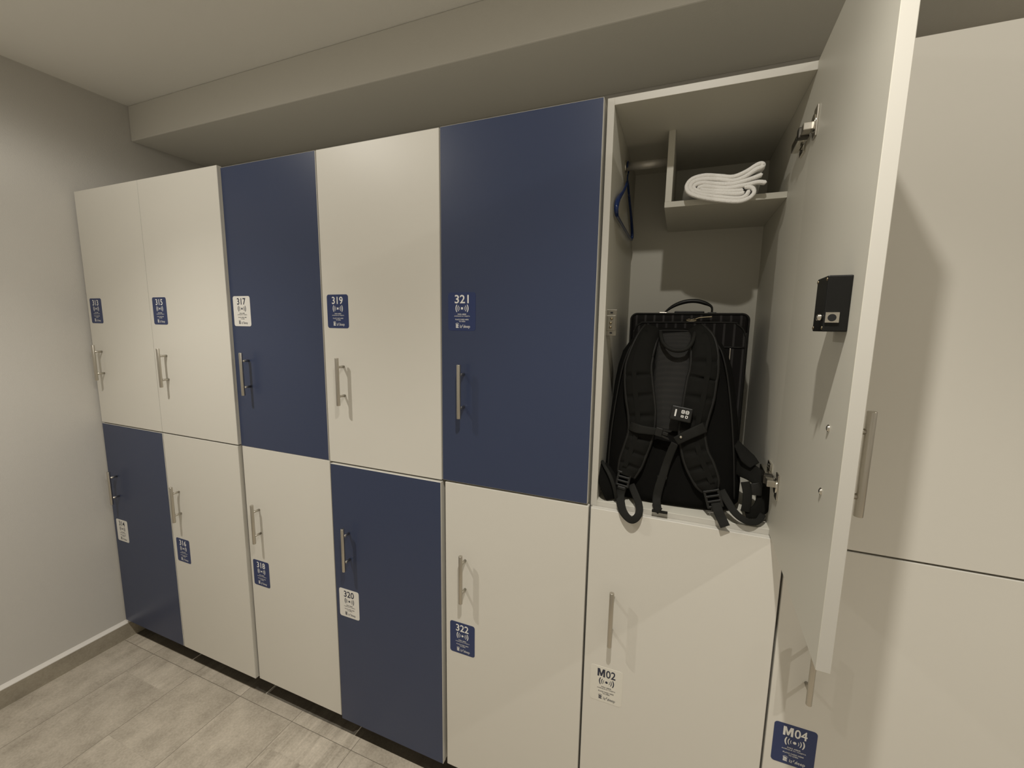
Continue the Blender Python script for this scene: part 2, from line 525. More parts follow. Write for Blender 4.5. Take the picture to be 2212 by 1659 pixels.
def put_text(mb, s, x0, x1, z0, z1, y, mi, bold=0.0, T=None, shear=0.0, spacing=1.0):
    vs, fs = text_geo(s, bold, spacing)
    T = T or (lambda a, b: (a, y, b))
    bv = [mb.bm.verts.new(mb.T @ Vector(T(x0 + (x1 - x0) * u + shear * v, z0 + (z1 - z0) * v))) for u, v in vs]
    for f in fs:
        try:
            nf = mb.bm.faces.new([bv[i] for i in f]); nf.material_index = mi
        except ValueError:
            pass

def rounded_rect(x0, x1, z0, z1, r, y, n=6):
    pts = []
    for cx, cz, a0 in ((x1 - r, z0 + r, -90), (x1 - r, z1 - r, 0), (x0 + r, z1 - r, 90), (x0 + r, z0 + r, 180)):
        for k in range(n + 1):
            a = math.radians(a0 + 90 * k / n)
            pts.append((cx + r * math.cos(a), y, cz + r * math.sin(a)))
    return pts

def flat_arc(mb, cx, cz, y, rx, rz, a0, a1, w, mi, n=10):
    prev = None
    for k in range(n + 1):
        a = math.radians(a0 + (a1 - a0) * k / n)
        c, s = math.cos(a), math.sin(a)
        t = w * (0.75 + 0.25 * math.sin(math.pi * k / n))
        q = (mb.bm.verts.new((cx + (rx - t / 2) * c, y, cz + (rz - t / 2) * s)), mb.bm.verts.new((cx + (rx + t / 2) * c, y, cz + (rz + t / 2) * s)))
        if prev:
            f = mb.bm.faces.new((prev[0], prev[1], q[1], q[0])); f.material_index = mi
        prev = q

def make_label(number, x, z, y, ink, paper, parent):
    """Sticker: number, card-reader waves, four lines of instructions and the hotel mark."""
    w, h = 0.0885, 0.1085
    mb = MB()
    mb.poly_prism(rounded_rect(x, x + w, z, z + h, 0.008, y - 0.0005), (0, 0.0005, 0), 0)
    yt = y - 0.0008
    wide = number[0] == 'M'
    n0, n1 = (0.22, 0.78) if wide else (0.245, 0.755)
    Z = lambda v: z + h * (1 - v)
    if wide:
        ax, bx_, az, bz = x + w * n0, x + w * .455, Z(.285), Z(.065)
        glyph = [(0, 0), (0, 1), (.30, 1), (.5, .42), (.70, 1), (1, 1), (1, 0), (.77, 0), (.77, .60), (.59, .07), (.41, .07), (.23, .60), (.23, 0)]
        fm = mb.bm.faces.new([mb.bm.verts.new((ax + (bx_ - ax) * a, yt, az + (bz - az) * b)) for a, b in glyph])
        fm.material_index = 1
        bmesh.ops.triangulate(mb.bm, faces=[fm])
        put_text(mb, number[1:], x + w * .485, x + w * n1, az, bz, yt, 1, bold=0.014)
    else:
        put_text(mb, number, x + w * n0, x + w * n1, Z(0.285), Z(0.065), yt, 1, bold=0.014)
    cx, cz = x + w * 0.51, Z(0.415)
    # dot and three pairs of waves
    pts = [(cx + .0036 * math.cos(2 * math.pi * k / 14), yt, cz + .0036 * math.sin(2 * math.pi * k / 14)) for k in range(14)]
    f = mb.bm.faces.new([mb.bm.verts.new(p) for p in pts]); f.material_index = 1
    for r, wd, half in ((0.0085, .0013, 34), (0.0135, .0020, 36), (0.0195, .0029, 32)):
        flat_arc(mb, cx, cz, yt, r, r, -half, half, wd, 1)
        flat_arc(mb, cx, cz, yt, r, r, 180 - half, 180 + half, wd, 1)
    for s, a, b, v in (('PARA ABRIR', .355, .665, .585), ('ACERQUE SU TARJETA', .225, .795, .637), ('PLACE CARD HERE', .265, .75, .722), ('TO OPEN', .40, .625, .772)):
        put_text(mb, s, x + w * a, x + w * b, Z(v), Z(v - .032), yt, 1, bold=0.012)
    # hotel mark: small storeyed block under a curved roof, then the name
    bx = x + w * 0.285
    for k, v in enumerate((.845, .872, .899, .926)):
        pr = [(bx, yt, Z(v)), (bx + w * (.10 if k % 2 else .085), yt, Z(v)), (bx + w * (.10 if k % 2 else .085), yt, Z(v - .019)), (bx, yt, Z(v - .019))]
        f = mb.bm.faces.new([mb.bm.verts.new(p) for p in pr]); f.material_index = 1
    flat_arc(mb, bx + w * .05, Z(.845), yt, w * .07, w * .055, 25, 150, .0009, 1)
    put_text(mb, 'i', x + w * .435, x + w * .450, Z(.925), Z(.845), yt, 1, bold=0.01)
    put_text(mb, 'z', x + w * .462, x + w * .505, Z(.925), Z(.870), yt, 1)
    put_text(mb, 'z', x + w * .512, x + w * .548, Z(.885), Z(.840), yt, 1, shear=.0012)
    put_text(mb, 's', x + w * .555, x + w * .592, Z(.925), Z(.872), yt, 1, shear=.0015)
    put_text(mb, 'leep', x + w * .605, x + w * .80, Z(.948), Z(.845), yt, 1)
    return mb.build('number_label', [paper, ink], parent, recalc=False)

# ------------------------------------------------------------------ lockers
GROUP = 'numbered lockers along the wall'
DT = 0.0178     # door thickness

def make_handle(x, y, zc, parent, T=None, direction=-1):
    """Bar pull on two posts; (x, y) is on the door face, the bar stands 30 mm off it."""
    mb = MB(T)
    yb = y + direction * 0.030
    mb.cyl((x, yb, zc - .0785), (x, yb, zc + .0785), 0.0061, 0, 20, bevel=0.0008)
    for dz in (-.0485, .0485):
        mb.cyl((x, y, zc + dz), (x, yb, zc + dz), 0.0044, 0, 12)
    return mb.build('handle', M['steel'], parent)

def carcass(mb, x0, x1, z0, z1, t=0.016, y0=0.0185, y1=0.53):
    mb.box(x0, x0 + t, y0, y1, z0, z1)
    mb.box(x1 - t, x1, y0, y1, z0, z1)
    mb.box(x0 + t, x1 - t, y0, y1, z1 - t, z1)
    mb.box(x0 + t, x1 - t, y0, y1, z0, z0 + t)
    mb.box(x0 + t, x1 - t, y1 - .008, y1, z0 + t, z1 - t)

XS = [-0.0165, 0.4395, 0.9070, 1.3545, 1.8077, 2.2613, 2.7180, 3.1740]
ZL, ZU, ZT = 1.1015, 1.1018, 2.1255
# number, column, upper?, colour, label kind, door x0,x1,z0,z1, front y, handle offset, label text
LOCKERS = [
 ('313', 0, 1, 'w', 'b', -0.0123, 0.4385, 1.1142, 2.1307, -0.0121, .070, .0206, 'white upper locker with blue 313 sticker, against the left wall'),
 ('314', 0, 0, 'b', 'w', -0.0123, 0.4370, 0.1045, 1.1093, -0.0121, .070, .0195, 'blue lower locker with white 314 sticker, in the corner by the skirting'),
 ('315', 1, 1, 'w', 'b', 0.4405, 0.9070, 1.1142, 2.1307, -0.0121, .080, .0212, 'white upper locker with blue 315 sticker, left of a blue one'),
 ('316', 1, 0, 'w', 'b', 0.4415, 0.9047, 0.1045, 1.1093, -0.0121, .073, .0187, 'white lower locker with blue 316 sticker, right of the corner blue one'),
 ('317', 2, 1, 'b', 'w', 0.9085, 1.3515, 1.1093, 2.1255, 0.0, .0755, .0145, 'blue upper locker with white 317 sticker'),
 ('318', 2, 0, 'w', 'b', 0.9120, 1.3538, 0.1000, 1.1085, 0.0, .071, .0136, 'white lower locker with blue 318 sticker, under the blue 317 one'),
 ('319', 3, 1, 'w', 'b', 1.3556, 1.8052, 1.1085, 2.1258, 0.0, .0785, .0190, 'white upper locker with blue 319 sticker, between two blue ones'),
 ('320', 3, 0, 'b', 'w', 1.3640, 1.8065, 0.1000, 1.1038, -0.0080, .0710, .0150, 'blue lower locker with white 320 sticker, door standing slightly proud'),
 ('321', 4, 1, 'b', 'b', 1.8090, 2.2590, 1.1105, 2.1262, 0.0, .0735, .0235, 'blue upper locker with blue 321 sticker, beside the open locker'),
 ('322', 4, 0, 'w', 'b', 1.8175, 2.2630, 0.1000, 1.1050, 0.0, .0695, .0150, 'white lower locker with blue 322 sticker'),
 ('M02', 5, 0, 'w', 'w', 2.2690, 2.7172, 0.1000, 1.1030, 0.0, .0705, .0195, 'white lower locker with pale M02 sticker, under the open locker'),
 ('M04', 6, 0, 'w', 'b', 2.7222, 3.1720, 0.1000, 1.1040, 0.0, .0690, .0155, 'white lower locker with blue M04 sticker, right end of the row'),
 ('', 6, 1, 'w', '', 2.7222, 3.1720, 1.1085, 2.1290, 0.0, 0, 0, 'white upper locker behind the open door, right end of the row'),
]
for num, c, up, colour, lab, x0, x1, z0, z1, yf, hx, lx, desc in LOCKERS:
    cx0, cx1 = XS[c] + .0035, XS[c + 1] - .0035
    cz0, cz1 = (ZU, ZT) if up else (0.0995, ZL - .0006)
    dy = yf
    root = thing('locker', desc, 'locker', ((cx0 + cx1) / 2, 0.27, cz0), GROUP)
    mb = MB()
    carcass(mb, cx0, cx1, cz0, cz1, y0=yf + DT + .0025)
    mb.build('carcass', M['melamine'], root)
    mb = MB()
    face = 1 if colour == 'b' else 0
    mb.box(x0, x1, yf, yf + DT, z0, z1, 2, bevel=0.0011, seg=1, face_mi={(0, -1, 0): face, (0, 1, 0): 0})
    door = mb.build('door', [M['melamine'], M['blue'], M['edge']], root)
    if num:
        door['label'] = ('blue' if colour == 'b' else 'white') + ' door panel with light edge banding'
        make_handle(x0 + hx, yf, 1.3945 if up else 0.8120, door)
        lz = 1.5690 if up else 0.5345
        paper, ink = (M['label_blue'], M['print_white']) if lab == 'b' else (M['label_pale'] if num == 'M02' else M['label_white'], M['print_dark'])
        make_label(num, x0 + lx, lz, yf, ink, paper, door)

# ------------------------------------------------------------------ the open locker
OZ0, OZ1 = 1.1018, 2.1295
OX0, OX1 = 2.2645, 2.7150
IX0, IX1 = 2.2812, 2.6885
IY, FY = 0.5218, 0.0185
IZ0, IZ1 = 1.1172, 2.1125
open_locker = thing('locker', 'open white upper locker with luggage and a towel inside', 'locker', ((OX0 + OX1) / 2, .27, OZ0), GROUP)
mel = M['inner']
for a, b in ((OX0, IX0 - .0035), (IX1, OX1)):
    MB().box(a if a == IX1 else OX0, b if a == IX1 else IX0, FY, .53, OZ0, OZ1, bevel=.0005, seg=1, face_mi={(0, -1, 0): 1}).build('side_panel', [mel, M['edge']], open_locker)
MB().box(IX0, IX1, FY, .53, IZ1, OZ1, bevel=.0005, seg=1, face_mi={(0, -1, 0): 1}).build('top_panel', [mel, M['edge']], open_locker)
MB().box(IX0, IX1, FY, .53, OZ0, IZ0, bevel=.0005, seg=1, face_mi={(0, -1, 0): 1}).build('bottom_panel', [mel, M['edge']], open_locker)
MB().box(IX0, IX1, IY, .53, IZ0, IZ1).build('back_panel', mel, open_locker)
MB().box(2.3990, IX1, .200, IY, 1.9136, 1.9286, bevel=.0005, seg=1).build('shelf', mel, open_locker)
MB().box(2.3995, 2.4165, .201, IY, 1.9286, IZ1, bevel=.0005, seg=1).build('divider', mel, open_locker)
rod = MB()
rod.T = Matrix.Translation((0, .25, 0)) @ Matrix.Diagonal((1, .65, 1, 1)) @ Matrix.Translation((0, -.25, 0))
rod.cyl((IX0, .25, 2.0495), (2.3995, .25, 2.0495), .0115, 0, 32)
rod = rod.build('hanging_rod', M['rod'], open_locker)
fl = MB(); fl.cyl((IX0, .25, 2.0495), (IX0 + .004, .25, 2.0495), .018, 0, 20); fl.build('flange', M['chrome'], rod)

# keeper bracket on the left side panel
kp = MB()
kp.box(IX0 - .0006, IX0 + .0255, .044, .0465, 1.5635, 1.6305, bevel=.0006)
kp.box(IX0, IX0 + .003, .0465, .072, 1.5635, 1.6305)
kp.box(IX0 + .0005, IX0 + .0235, .0415, .0445, 1.577, 1.616, bevel=.0008)
keeper = kp.build('strike_plate', M['zinc'], open_locker)
keeper['label'] = 'steel strike plate screwed inside the left edge'
for zz in (1.5708, 1.6228):
    sl = MB(); sl.box(IX0 + .009, IX0 + .0155, .0432, .0442, zz - .002, zz + .002, bevel=.0003); sl.build('slot', M['blackhole'], keeper)
for zz, dx in ((1.585, .011), (1.596, .011), (1.607, .013)):
    sc = MB(); sc.ball((IX0 + dx, .0412, zz), .0036, 0, (1, .5, 1)); sc.build('screw', M['brass'], keeper)

# the door, swung open to about 88 degrees: local X runs from hinge to free edge, +Y is the outer face
h0 = Vector((2.6879, .0172, 0)); h1 = Vector((2.6717, -.4205, 0))
dl = (h1 - h0).length
ax = (h1 - h0).normalized(); ay = Vector((0, 0, 1)).cross(ax)
DM = Matrix(((ax.x, ay.x, 0, h0.x), (ax.y, ay.y, 0, h0.y), (0, 0, 1, 0), (0, 0, 0, 1)))
db = MB(DM)
db.box(0, dl, 0, DT, 1.1075, 2.1285, 0, bevel=.0007, seg=1, face_mi={(1, 0, 0): 1, (-1, 0, 0): 0, (0, 1, 0): 2, (0, 0, 1): 1, (0, 0, -1): 1})
odoor = db.build('door', [mel, M['edge'], M['melamine']], open_locker)
odoor['label'] = 'open door seen from its inner side'
make_handle(dl - .0745, DT, 1.3945, odoor, T=DM, direction=1)
for zz in (1.346, 1.443):
    sc = MB(DM)
    sc.cyl((dl - .0745, -.0014, zz), (dl - .0745, .0002, zz), .0052, 0, 14, r2=.0058)
    sc.ball((dl - .0745, -.0014, zz), .0044, 0, (1, .45, 1))
    sc.build('screw', M['chrome'], odoor)
for zc in (1.9935, 1.2395):
    hg = MB(DM)
    hg.box(.030, .058, -.0034, 0, zc - .029, zc + .029, 1, bevel=.001)          # cup flange
    hg.cyl((.040, -.006, zc), (.040, 0, zc), .0165, 0, 24)                       # cup
    hg.box(.000, .034, -.020, -.004, zc - .0075, zc + .0075, 1, bevel=.0015)     # link
    hg.box(-.012, .004, -.0235, -.003, zc - .011, zc + .011, 2, bevel=.002)      # knuckle
    hg.box(-.088, -.010, -.0205, -.006, zc - .0105, zc + .0105, 0, bevel=.0025)  # arm along the side panel
    hg.box(-.075, -.035, -.0060, -.0005, zc - .026, zc + .026, 0, bevel=.001)    # mounting plate
    for dx, dz in ((-.055, .019), (-.055, -.019), (-.030, 0)):
        hg.ball((dx, -.0068 if dz else -.0205, zc + dz), .0042, 2, (1, .5, 1))
    hg.build('hinge', [M['chrome'], M['steel'], M['darkmetal']], odoor)

# card-lock box on the inside of the door
bx0, bx1, bt, bz0, bz1 = .3375, .3935, -.0285, 1.5838, 1.6600
lb = MB(DM)
lb.box(bx0, bx1, bt, 0, bz0, bz1, 0, bevel=.0016)
lockbox = lb.build('lock_box', M['blackbox'], open_locker)
lockbox['label'] = 'black metal lock box fixed inside the open door'
for dx, dz in ((bx0 + .004, bz1 - .005), (bx1 - .004, bz1 - .005), (bx0 + .004, bz0 + .005), (bx1 - .004, bz0 + .005)):
    sc = MB(DM); sc.ball((dx, bt, dz), .0026, 0, (1, .5, 1)); sc.build('screw', M['brass'], lockbox)
sc = MB(DM); sc.ball((bx0 + .020, bt, 1.602), .0028, 0, (1, .6, 1)); sc.build('key_pin', M['chrome'], lockbox)
so = MB(DM)
so.box(bx1 - .0005, bx1 + .0026, bt + .0012, bt + .0172, 1.5960, 1.6102, 0, bevel=.0005)
so.cyl((bx1 + .0020, bt + .0088, 1.6028), (bx1 + .0031, bt + .0088, 1.6028), .0060, 0, 20)
so.cyl((bx1 + .0022, bt + .0088, 1.6028), (bx1 + .0034, bt + .0088, 1.6028), .0050, 1, 20)
so.build('bolt_socket', [M['chrome'], M['blackhole']], lockbox)
bo = MB(DM); bo.cyl((bx1 - .009, bt - .004, 1.6035), (bx1 - .009, bt, 1.6035), .0046, 0, 14); bo.ball((bx1 - .009, bt - .004, 1.6035), .0046, 0, (1, .6, 1)); bo.build('bolt', M['chrome'], lockbox)

# ------------------------------------------------------------------ coat hanger on the rod
hx = 2.2895
hroot = thing('coat_hanger', 'blue plastic coat hanger hanging on the rod in the open locker', 'hanger', (hx, .25, 1.873))
top = Vector((hx, .252, 2.012))
hb = MB()
hb.tube([(hx, .252, 2.010), (hx, .222, 1.988), (hx, .17, 1.957), (hx, .115, 1.930), (hx, .080, 1.910), (hx, .064, 1.890), (hx, .074, 1.876), (hx, .100, 1.873),
         (hx, .25, 1.8735), (hx, .40, 1.876), (hx, .432, 1.880), (hx, .441, 1.893), (hx, .424, 1.915), (hx, .375, 1.948), (hx, .30, 1.986)],
        [.0035, .0036, .0042, .0062, .0066, .0062, .0052, .0040, .0036, .0036, .0042, .0050, .0050, .0042, .0036], 0, 10, n=90, closed=False)
hb.tube([(hx, .30, 1.986), (hx, .270, 2.004), (hx, .252, 2.010)], .0036, 0, 10, n=10)
hb.build('frame', M['hanger'], hroot)
hk = MB()
hk.tube([(hx, .252, 2.008), (hx, .252, 2.026), (hx, .262, 2.034), (hx, .2655, 2.047), (hx, .260, 2.059), (hx, .250, 2.0632), (hx, .240, 2.0595), (hx, .2345, 2.050), (hx, .2345, 2.042)], .0022, 0, 8, n=40)
hk.build('hook', M['hanger'], hroot)

# ------------------------------------------------------------------ folded towel on the shelf
def towel():
    mb = MB()
    T = .0096
    layers = [
        # one sheet folded at the raised right-hand end, then wrapped round the left end and back along the bottom
        [(2.598, 1.927), (2.592, 1.9165), (2.575, 1.912), (2.53, 1.9195), (2.49, 1.929), (2.467, 1.940), (2.4615, 1.951), (2.468, 1.962), (2.49, 1.967), (2.53, 1.962), (2.56, 1.9555), (2.586, 1.962), (2.610, 1.977),
         (2.6225, 1.981), (2.6255, 1.9855), (2.620, 1.9895), (2.609, 1.9865), (2.588, 1.974), (2.56, 1.965), (2.53, 1.970), (2.4945, 1.9755), (2.466, 1.9705), (2.4535, 1.957), (2.4545, 1.943), (2.466, 1.932), (2.495, 1.9205), (2.532, 1.9115), (2.575, 1.9045), (2.599, 1.910), (2.6105, 1.9225), (2.605, 1.9345), (2.590, 1.938)],
        [(2.6225, 1.963), (2.599, 1.9555), (2.56, 1.9475), (2.52, 1.953), (2.49, 1.9580), (2.4735, 1.9545), (2.4705, 1.947), (2.480, 1.9390), (2.505, 1.9325), (2.54, 1.927), (2.575, 1.9225), (2.586, 1.925)],
        [(2.6325, 1.944), (2.615, 1.9465), (2.59, 1.9425), (2.55, 1.939), (2.52, 1.944), (2.495, 1.9488), (2.481, 1.9465)],
        [(2.488, 1.9415), (2.52, 1.9355), (2.555, 1.9310), (2.583, 1.9305)],
    ]
    for k, L in enumerate(layers):
        n = 34 if k else 110
        P = smooth([Vector((x, 0, z)) for x, z in L], n)
        loop = []
        left, right = [], []
        for i, p in enumerate(P):
            t = (P[min(i + 1, n - 1)] - P[max(i - 1, 0)]).normalized()
            nn = Vector((-t.z, 0, t.x))
            left.append(p + nn * T / 2); right.append(p - nn * T / 2)
        e0 = P[0] - (P[1] - P[0]).normalized() * T * .4
        e1 = P[-1] + (P[-1] - P[-2]).normalized() * T * .4
        loop = left + [e1] + right[::-1] + [e0]
        rows = []
        ys = [.1585, .1600, .1640, .172, .185, .20, .23, .27, .31, .35, .39, .418, .424]
        for y in ys:
            sh = 0.55 if y in (ys[0], ys[-1]) else 0.9 if y == ys[1] else 1.0
            row = []
            for i, q in enumerate(loop):
                if i < n: c = P[i]
                elif i == n: c = P[-1]
                elif i <= 2 * n: c = P[2 * n - i]
                else: c = P[0]
                q = c + (q - c) * sh
                w = min(1, max(0, (y - .168) / .030)); w = w * w * (3 - 2 * w)
                zf = 1.9302 + (q.z - 1.899) * 0.66
                zz = q.z * (1 - w) + zf * w
                row.append(mb.bm.verts.new((q.x + 0.006 * math.sin(y * 14 + k) * w, y, zz)))
            rows.append(row)
        m_ = len(loop)
        for a, b in zip(rows, rows[1:]):
            for i in range(m_):
                f = mb.bm.faces.new((a[i], a[(i + 1) % m_], b[(i + 1) % m_], b[i])); f.smooth = True
        for row in (rows[0], rows[-1]):
            for i in range(n - 1):
                f = mb.bm.faces.new((row[i], row[i + 1], row[2 * n - 1 - i], row[2 * n - i])); f.smooth = True
            mb.bm.faces.new((row[n - 1], row[n], row[n + 1])); mb.bm.faces.new((row[0], row[2 * n], row[2 * n + 1]))
    return mb
tag(towel().build('towel', M['towel']), 'white terry towel folded on the shelf of the open locker', 'towel')

# ------------------------------------------------------------------ suitcase
SX0, SX1, SY0, SY1, SZ0, SZ1 = 2.3190, 2.6390, .262, .500, 1.1172, 1.6280
suit = thing('suitcase', 'dark pinstriped fabric suitcase standing behind the backpack', 'suitcase', ((SX0 + SX1) / 2, .38, SZ0))
sb = MB()
sb.box(SX0, SX1, SY0, SY1, SZ0 + .012, SZ1, 0, bevel=.016, seg=4)
sb.build('body', M['stripe'], suit)
for xx in (SX0 + .04, SX1 - .04):
    for yy in (SY0 + .05, SY1 - .05):
        wf = MB(); wf.cyl((xx - .012, yy, SZ0 + .0135), (xx + .012, yy, SZ0 + .0135), .0135, 0, 18); wf.build('wheel', M['plastic'], suit)
# front pocket with arched top
arch = [(2.3315, 1.150), (2.3312, 1.5382), (2.3316, 1.5705), (2.3385, 1.5895), (2.3530, 1.5992), (2.3700, 1.6012), (2.5860, 1.6030), (2.6070, 1.5985), (2.6235, 1.5850), (2.6312, 1.5655), (2.6330, 1.5377), (2.6345, 1.150)]
pk = MB()
pk.poly_prism([(x, SY0 - .012, z) for x, z in arch], (0, .0135, 0), 0)
pocket = pk.build('front_pocket', M['stripe_pocket'], suit)
pp = MB(); pp.tube([(x, SY0 - .0115, z) for x, z in arch], .0028, 0, 8, n=70); pp.build('piping', M['piping'], pocket)
pp = MB(); pp.tube([(2.335, SY0 - .0125, 1.5345), (2.48, SY0 - .0125, 1.5340), (2.6325, SY0 - .0125, 1.5343)], .0026, 0, 8, n=12); pp.build('piping', M['piping'], pocket)
pp = MB(); pp.box(2.5945, 2.5975, SY0 - .0140, SY0 - .0115, 1.380, 1.531, 0, bevel=.0006); pp.build('zip', M['steel'], pocket)
def corner_path(x0, x1, z0, z1, r, y, n=8):
    pts = [(x0, y, z0 + (z1 - r - z0) * k / 12) for k in range(12)]
    pts += [(x0 + r - r * math.cos(math.pi / 2 * k / n), y, z1 - r + r * math.sin(math.pi / 2 * k / n)) for k in range(n + 1)]
    pts += [(x0 + r + (x1 - x0 - 2 * r) * k / 12, y, z1) for k in range(1, 12)]
    pts += [(x1 - r + r * math.sin(math.pi / 2 * k / n), y, z1 - r + r * math.cos(math.pi / 2 * k / n)) for k in range(n + 1)]
    pts += [(x1, y, z1 - r - (z1 - r - z0) * k / 12) for k in range(1, 13)]
    return pts
for yy in (SY0 + .005, SY1 - .005):
    pp = MB()
    pp.tube(corner_path(SX0 + .0005, SX1 - .0005, SZ0 + .02, SZ1 - .0005, .018, yy), .0030, 0, 8)
    pp.build('piping', M['piping'], suit)
# paired zip pulls on the top band
zp = MB()
zp.tube([(2.476, .250, 1.6080), (2.483, .249, 1.6112), (2.4895, .249, 1.6095), (2.497, .249, 1.6115), (2.503, .250, 1.6080), (2.489, .250, 1.6060)], .0016, 0, 8, n=36, closed=True)
zp.tube([(2.500, .250, 1.612), (2.512, .249, 1.6160), (2.530, .249, 1.6180), (2.543, .249, 1.6185)], [.0026, .0018, .0018, .0026], 0, 8, n=16)
zp.build('zip_pull', M['brass'], suit)
# carry handle
ch = MB()
ch.tube([(2.4125, .332, 1.631), (2.4200, .332, 1.6400), (2.4370, .332, 1.6530), (2.4590, .332, 1.6630), (2.4825, .332, 1.6680), (2.5060, .332, 1.6672), (2.5270, .332, 1.6610), (2.5415, .332, 1.6535), (2.5462, .332, 1.645), (2.5462, .332, 1.631)],
        [.0032, .0034, .0052, .0062, .0062, .0062, .0058, .0036, .0030, .0030], 0, 10, n=50)
chandle = ch.build('carry_handle', M['plastic'], suit)
for xx in (2.4085, 2.5465):
    mo = MB(); mo.box(xx - .012, xx + .012, .322, .342, SZ1 - .001, SZ1 + .0065, 0, bevel=.002); mo.build('mount', M['steel'] if xx < 2.45 else M['plastic'], chandle)
tr = MB(); tr.box(2.440, 2.530, .415, .445, SZ1 - .002, SZ1 + .013, 0, bevel=.003); tr.build('trolley_grip', M['plastic'], suit)

# ------------------------------------------------------------------ backpack
def yfront(z): return .05 + (z - 1.12) * .2
bp = thing('backpack', 'black backpack with padded shoulder straps, in front of the suitcase', 'backpack', (2.455, .14, IZ0))
secs = [  # z, left, right, front inset, back y
    (1.1180, 2.3000, 2.6080, .024, .205), (1.1225, 2.2900, 2.6200, .012, .228), (1.1420, 2.2840, 2.6330, .003, .240), (1.19, 2.2835, 2.6345, .0, .244), (1.25, 2.2845, 2.6300, 0, .244),
    (1.31, 2.2865, 2.6240, 0, .243), (1.37, 2.2900, 2.6160, 0, .242), (1.43, 2.2945, 2.6070, 0, .241), (1.48, 2.3010, 2.5970, 0, .240), (1.52, 2.3120, 2.5840, .0, .239),
    (1.55, 2.3300, 2.5660, .003, .238), (1.57, 2.3560, 2.5400, .010, .234), (1.581, 2.3850, 2.5120, .022, .228), (1.586, 2.415, 2.480, .040, .213)]
bb = MB()
rows = []
NS = 44
for z, xl, xr, ins, yb in secs:
    y0 = yfront(z) + ins
    cx, cy, hw, hd = (xl + xr) / 2, (y0 + yb) / 2, (xr - xl) / 2, (yb - y0) / 2
    row = []
    for k in range(NS):
        a = 2 * math.pi * k / NS
        c, s = math.cos(a), math.sin(a)
        e = 2 / 3.6
        x = cx + hw * math.copysign(abs(c) ** e, c)
        y = cy + hd * math.copysign(abs(s) ** e, s)
        sag = .003 * math.sin(z * 55 + x * 23) * (1 if s < 0 else .3)
        row.append(bb.bm.verts.new((x, y + sag, z)))
    rows.append(row)
for a, b in zip(rows, rows[1:]):
    for k in range(NS):
        f = bb.bm.faces.new((a[k], a[(k + 1) % NS], b[(k + 1) % NS], b[k])); f.smooth = True
bb.bm.faces.new(rows[0][::-1]); bb.bm.faces.new(rows[-1])
body = bb.build('body', M['bag'], bp)
# seam cord round the harness panel
sm = MB()
sm.tube([(2.300, .066, 1.16), (2.300, .082, 1.27), (2.308, .106, 1.39), (2.322, .124, 1.49), (2.345, .142, 1.546), (2.392, .156, 1.574), (2.448, .158, 1.579), (2.505, .156, 1.574), (2.553, .142, 1.546), (2.576, .124, 1.49), (2.594, .106, 1.39), (2.608, .086, 1.27), (2.616, .068, 1.16)], .0022, 0, 8, n=80)
sm.build('piping', M['piping'], bp)
# mesh back panel
mp_ = MB()
mp_.ribbon([(2.450, .146, 1.572), (2.453, .134, 1.535), (2.455, .118, 1.46), (2.456, .106, 1.40), (2.457, .096, 1.35), (2.457, .090, 1.315)], [.070, .095, .105, .108, .108, .090], .012, 0, n=24, normal=(0, -1, .2))
mp_.build('mesh_panel', M['airmesh'], bp)

def strap(name, pts, thick, quilt, crown):
    P = [Vector(p[:3]) for p in pts]; W = [p[3] for p in pts]
    mb = MB()
    mb.ribbon(P, W, thick, 0, n=90, crown=crown, quilt=quilt)
    s_ = mb.build(name, M['strap'], bp)
    # corded edges
    Q = smooth(P, 60); Wd = [smooth_at(W, i / 59) for i in range(60)]
    nm = Vector((0, -1, .15)).normalized()
    for sg in (-1, 1):
        E_ = []
        for i, p in enumerate(Q):
            t = (Q[min(i + 1, 59)] - Q[max(i - 1, 0)]).normalized()
            s = t.cross(nm).normalized(); o = s.cross(t)
            E_.append(p + s * sg * (Wd[i] / 2 - .001) + o * .001)
        eb = MB(); eb.tube(E_, .0042, 0, 8); eb.build('edging', M['piping'], s_)
    # webbing sewn down the middle of the pad
    wb = MB()
    C_ = []
    for i, p in enumerate(Q):
        t = (Q[min(i + 1, 59)] - Q[max(i - 1, 0)]).normalized()
        s = t.cross(nm).normalized(); o = s.cross(t)
        C_.append(p + o * (thick / 2 + crown * .85) + s * .010 * (1 if P[0].x < 2.45 else -1))
    wb.ribbon(C_[4:56], .013, .0008, 0, n=0)
    wb.build('webbing', M['strap'], s_)
    return s_
LS = [(2.392, .166, 1.582, .050), (2.377, .133, 1.551, .056), (2.363, .110, 1.489, .068), (2.365, .100, 1.444, .073), (2.372, .091, 1.400, .075), (2.380, .082, 1.356, .072), (2.381, .072, 1.305, .065), (2.371, .063, 1.261, .063), (2.360, .055, 1.222, .061), (2.351, .049, 1.190, .044)]
RS = [(2.496, .166, 1.583, .046), (2.516, .134, 1.555, .060), (2.524, .115, 1.518, .065), (2.525, .106, 1.475, .068), (2.522, .102, 1.454, .070), (2.518, .093, 1.411, .072), (2.512, .085, 1.368, .066), (2.507, .075, 1.318, .062), (2.517, .065, 1.269, .063), (2.532, .058, 1.236, .067), (2.549, .051, 1.202, .060), (2.558, .048, 1.183, .036)]
strap('shoulder_strap', LS, .012, (.30, .44, .57, .70, .80, .90), .006)
strap('shoulder_strap', RS, .012, (.22, .35, .46, .58, .72, .82, .90), .006)

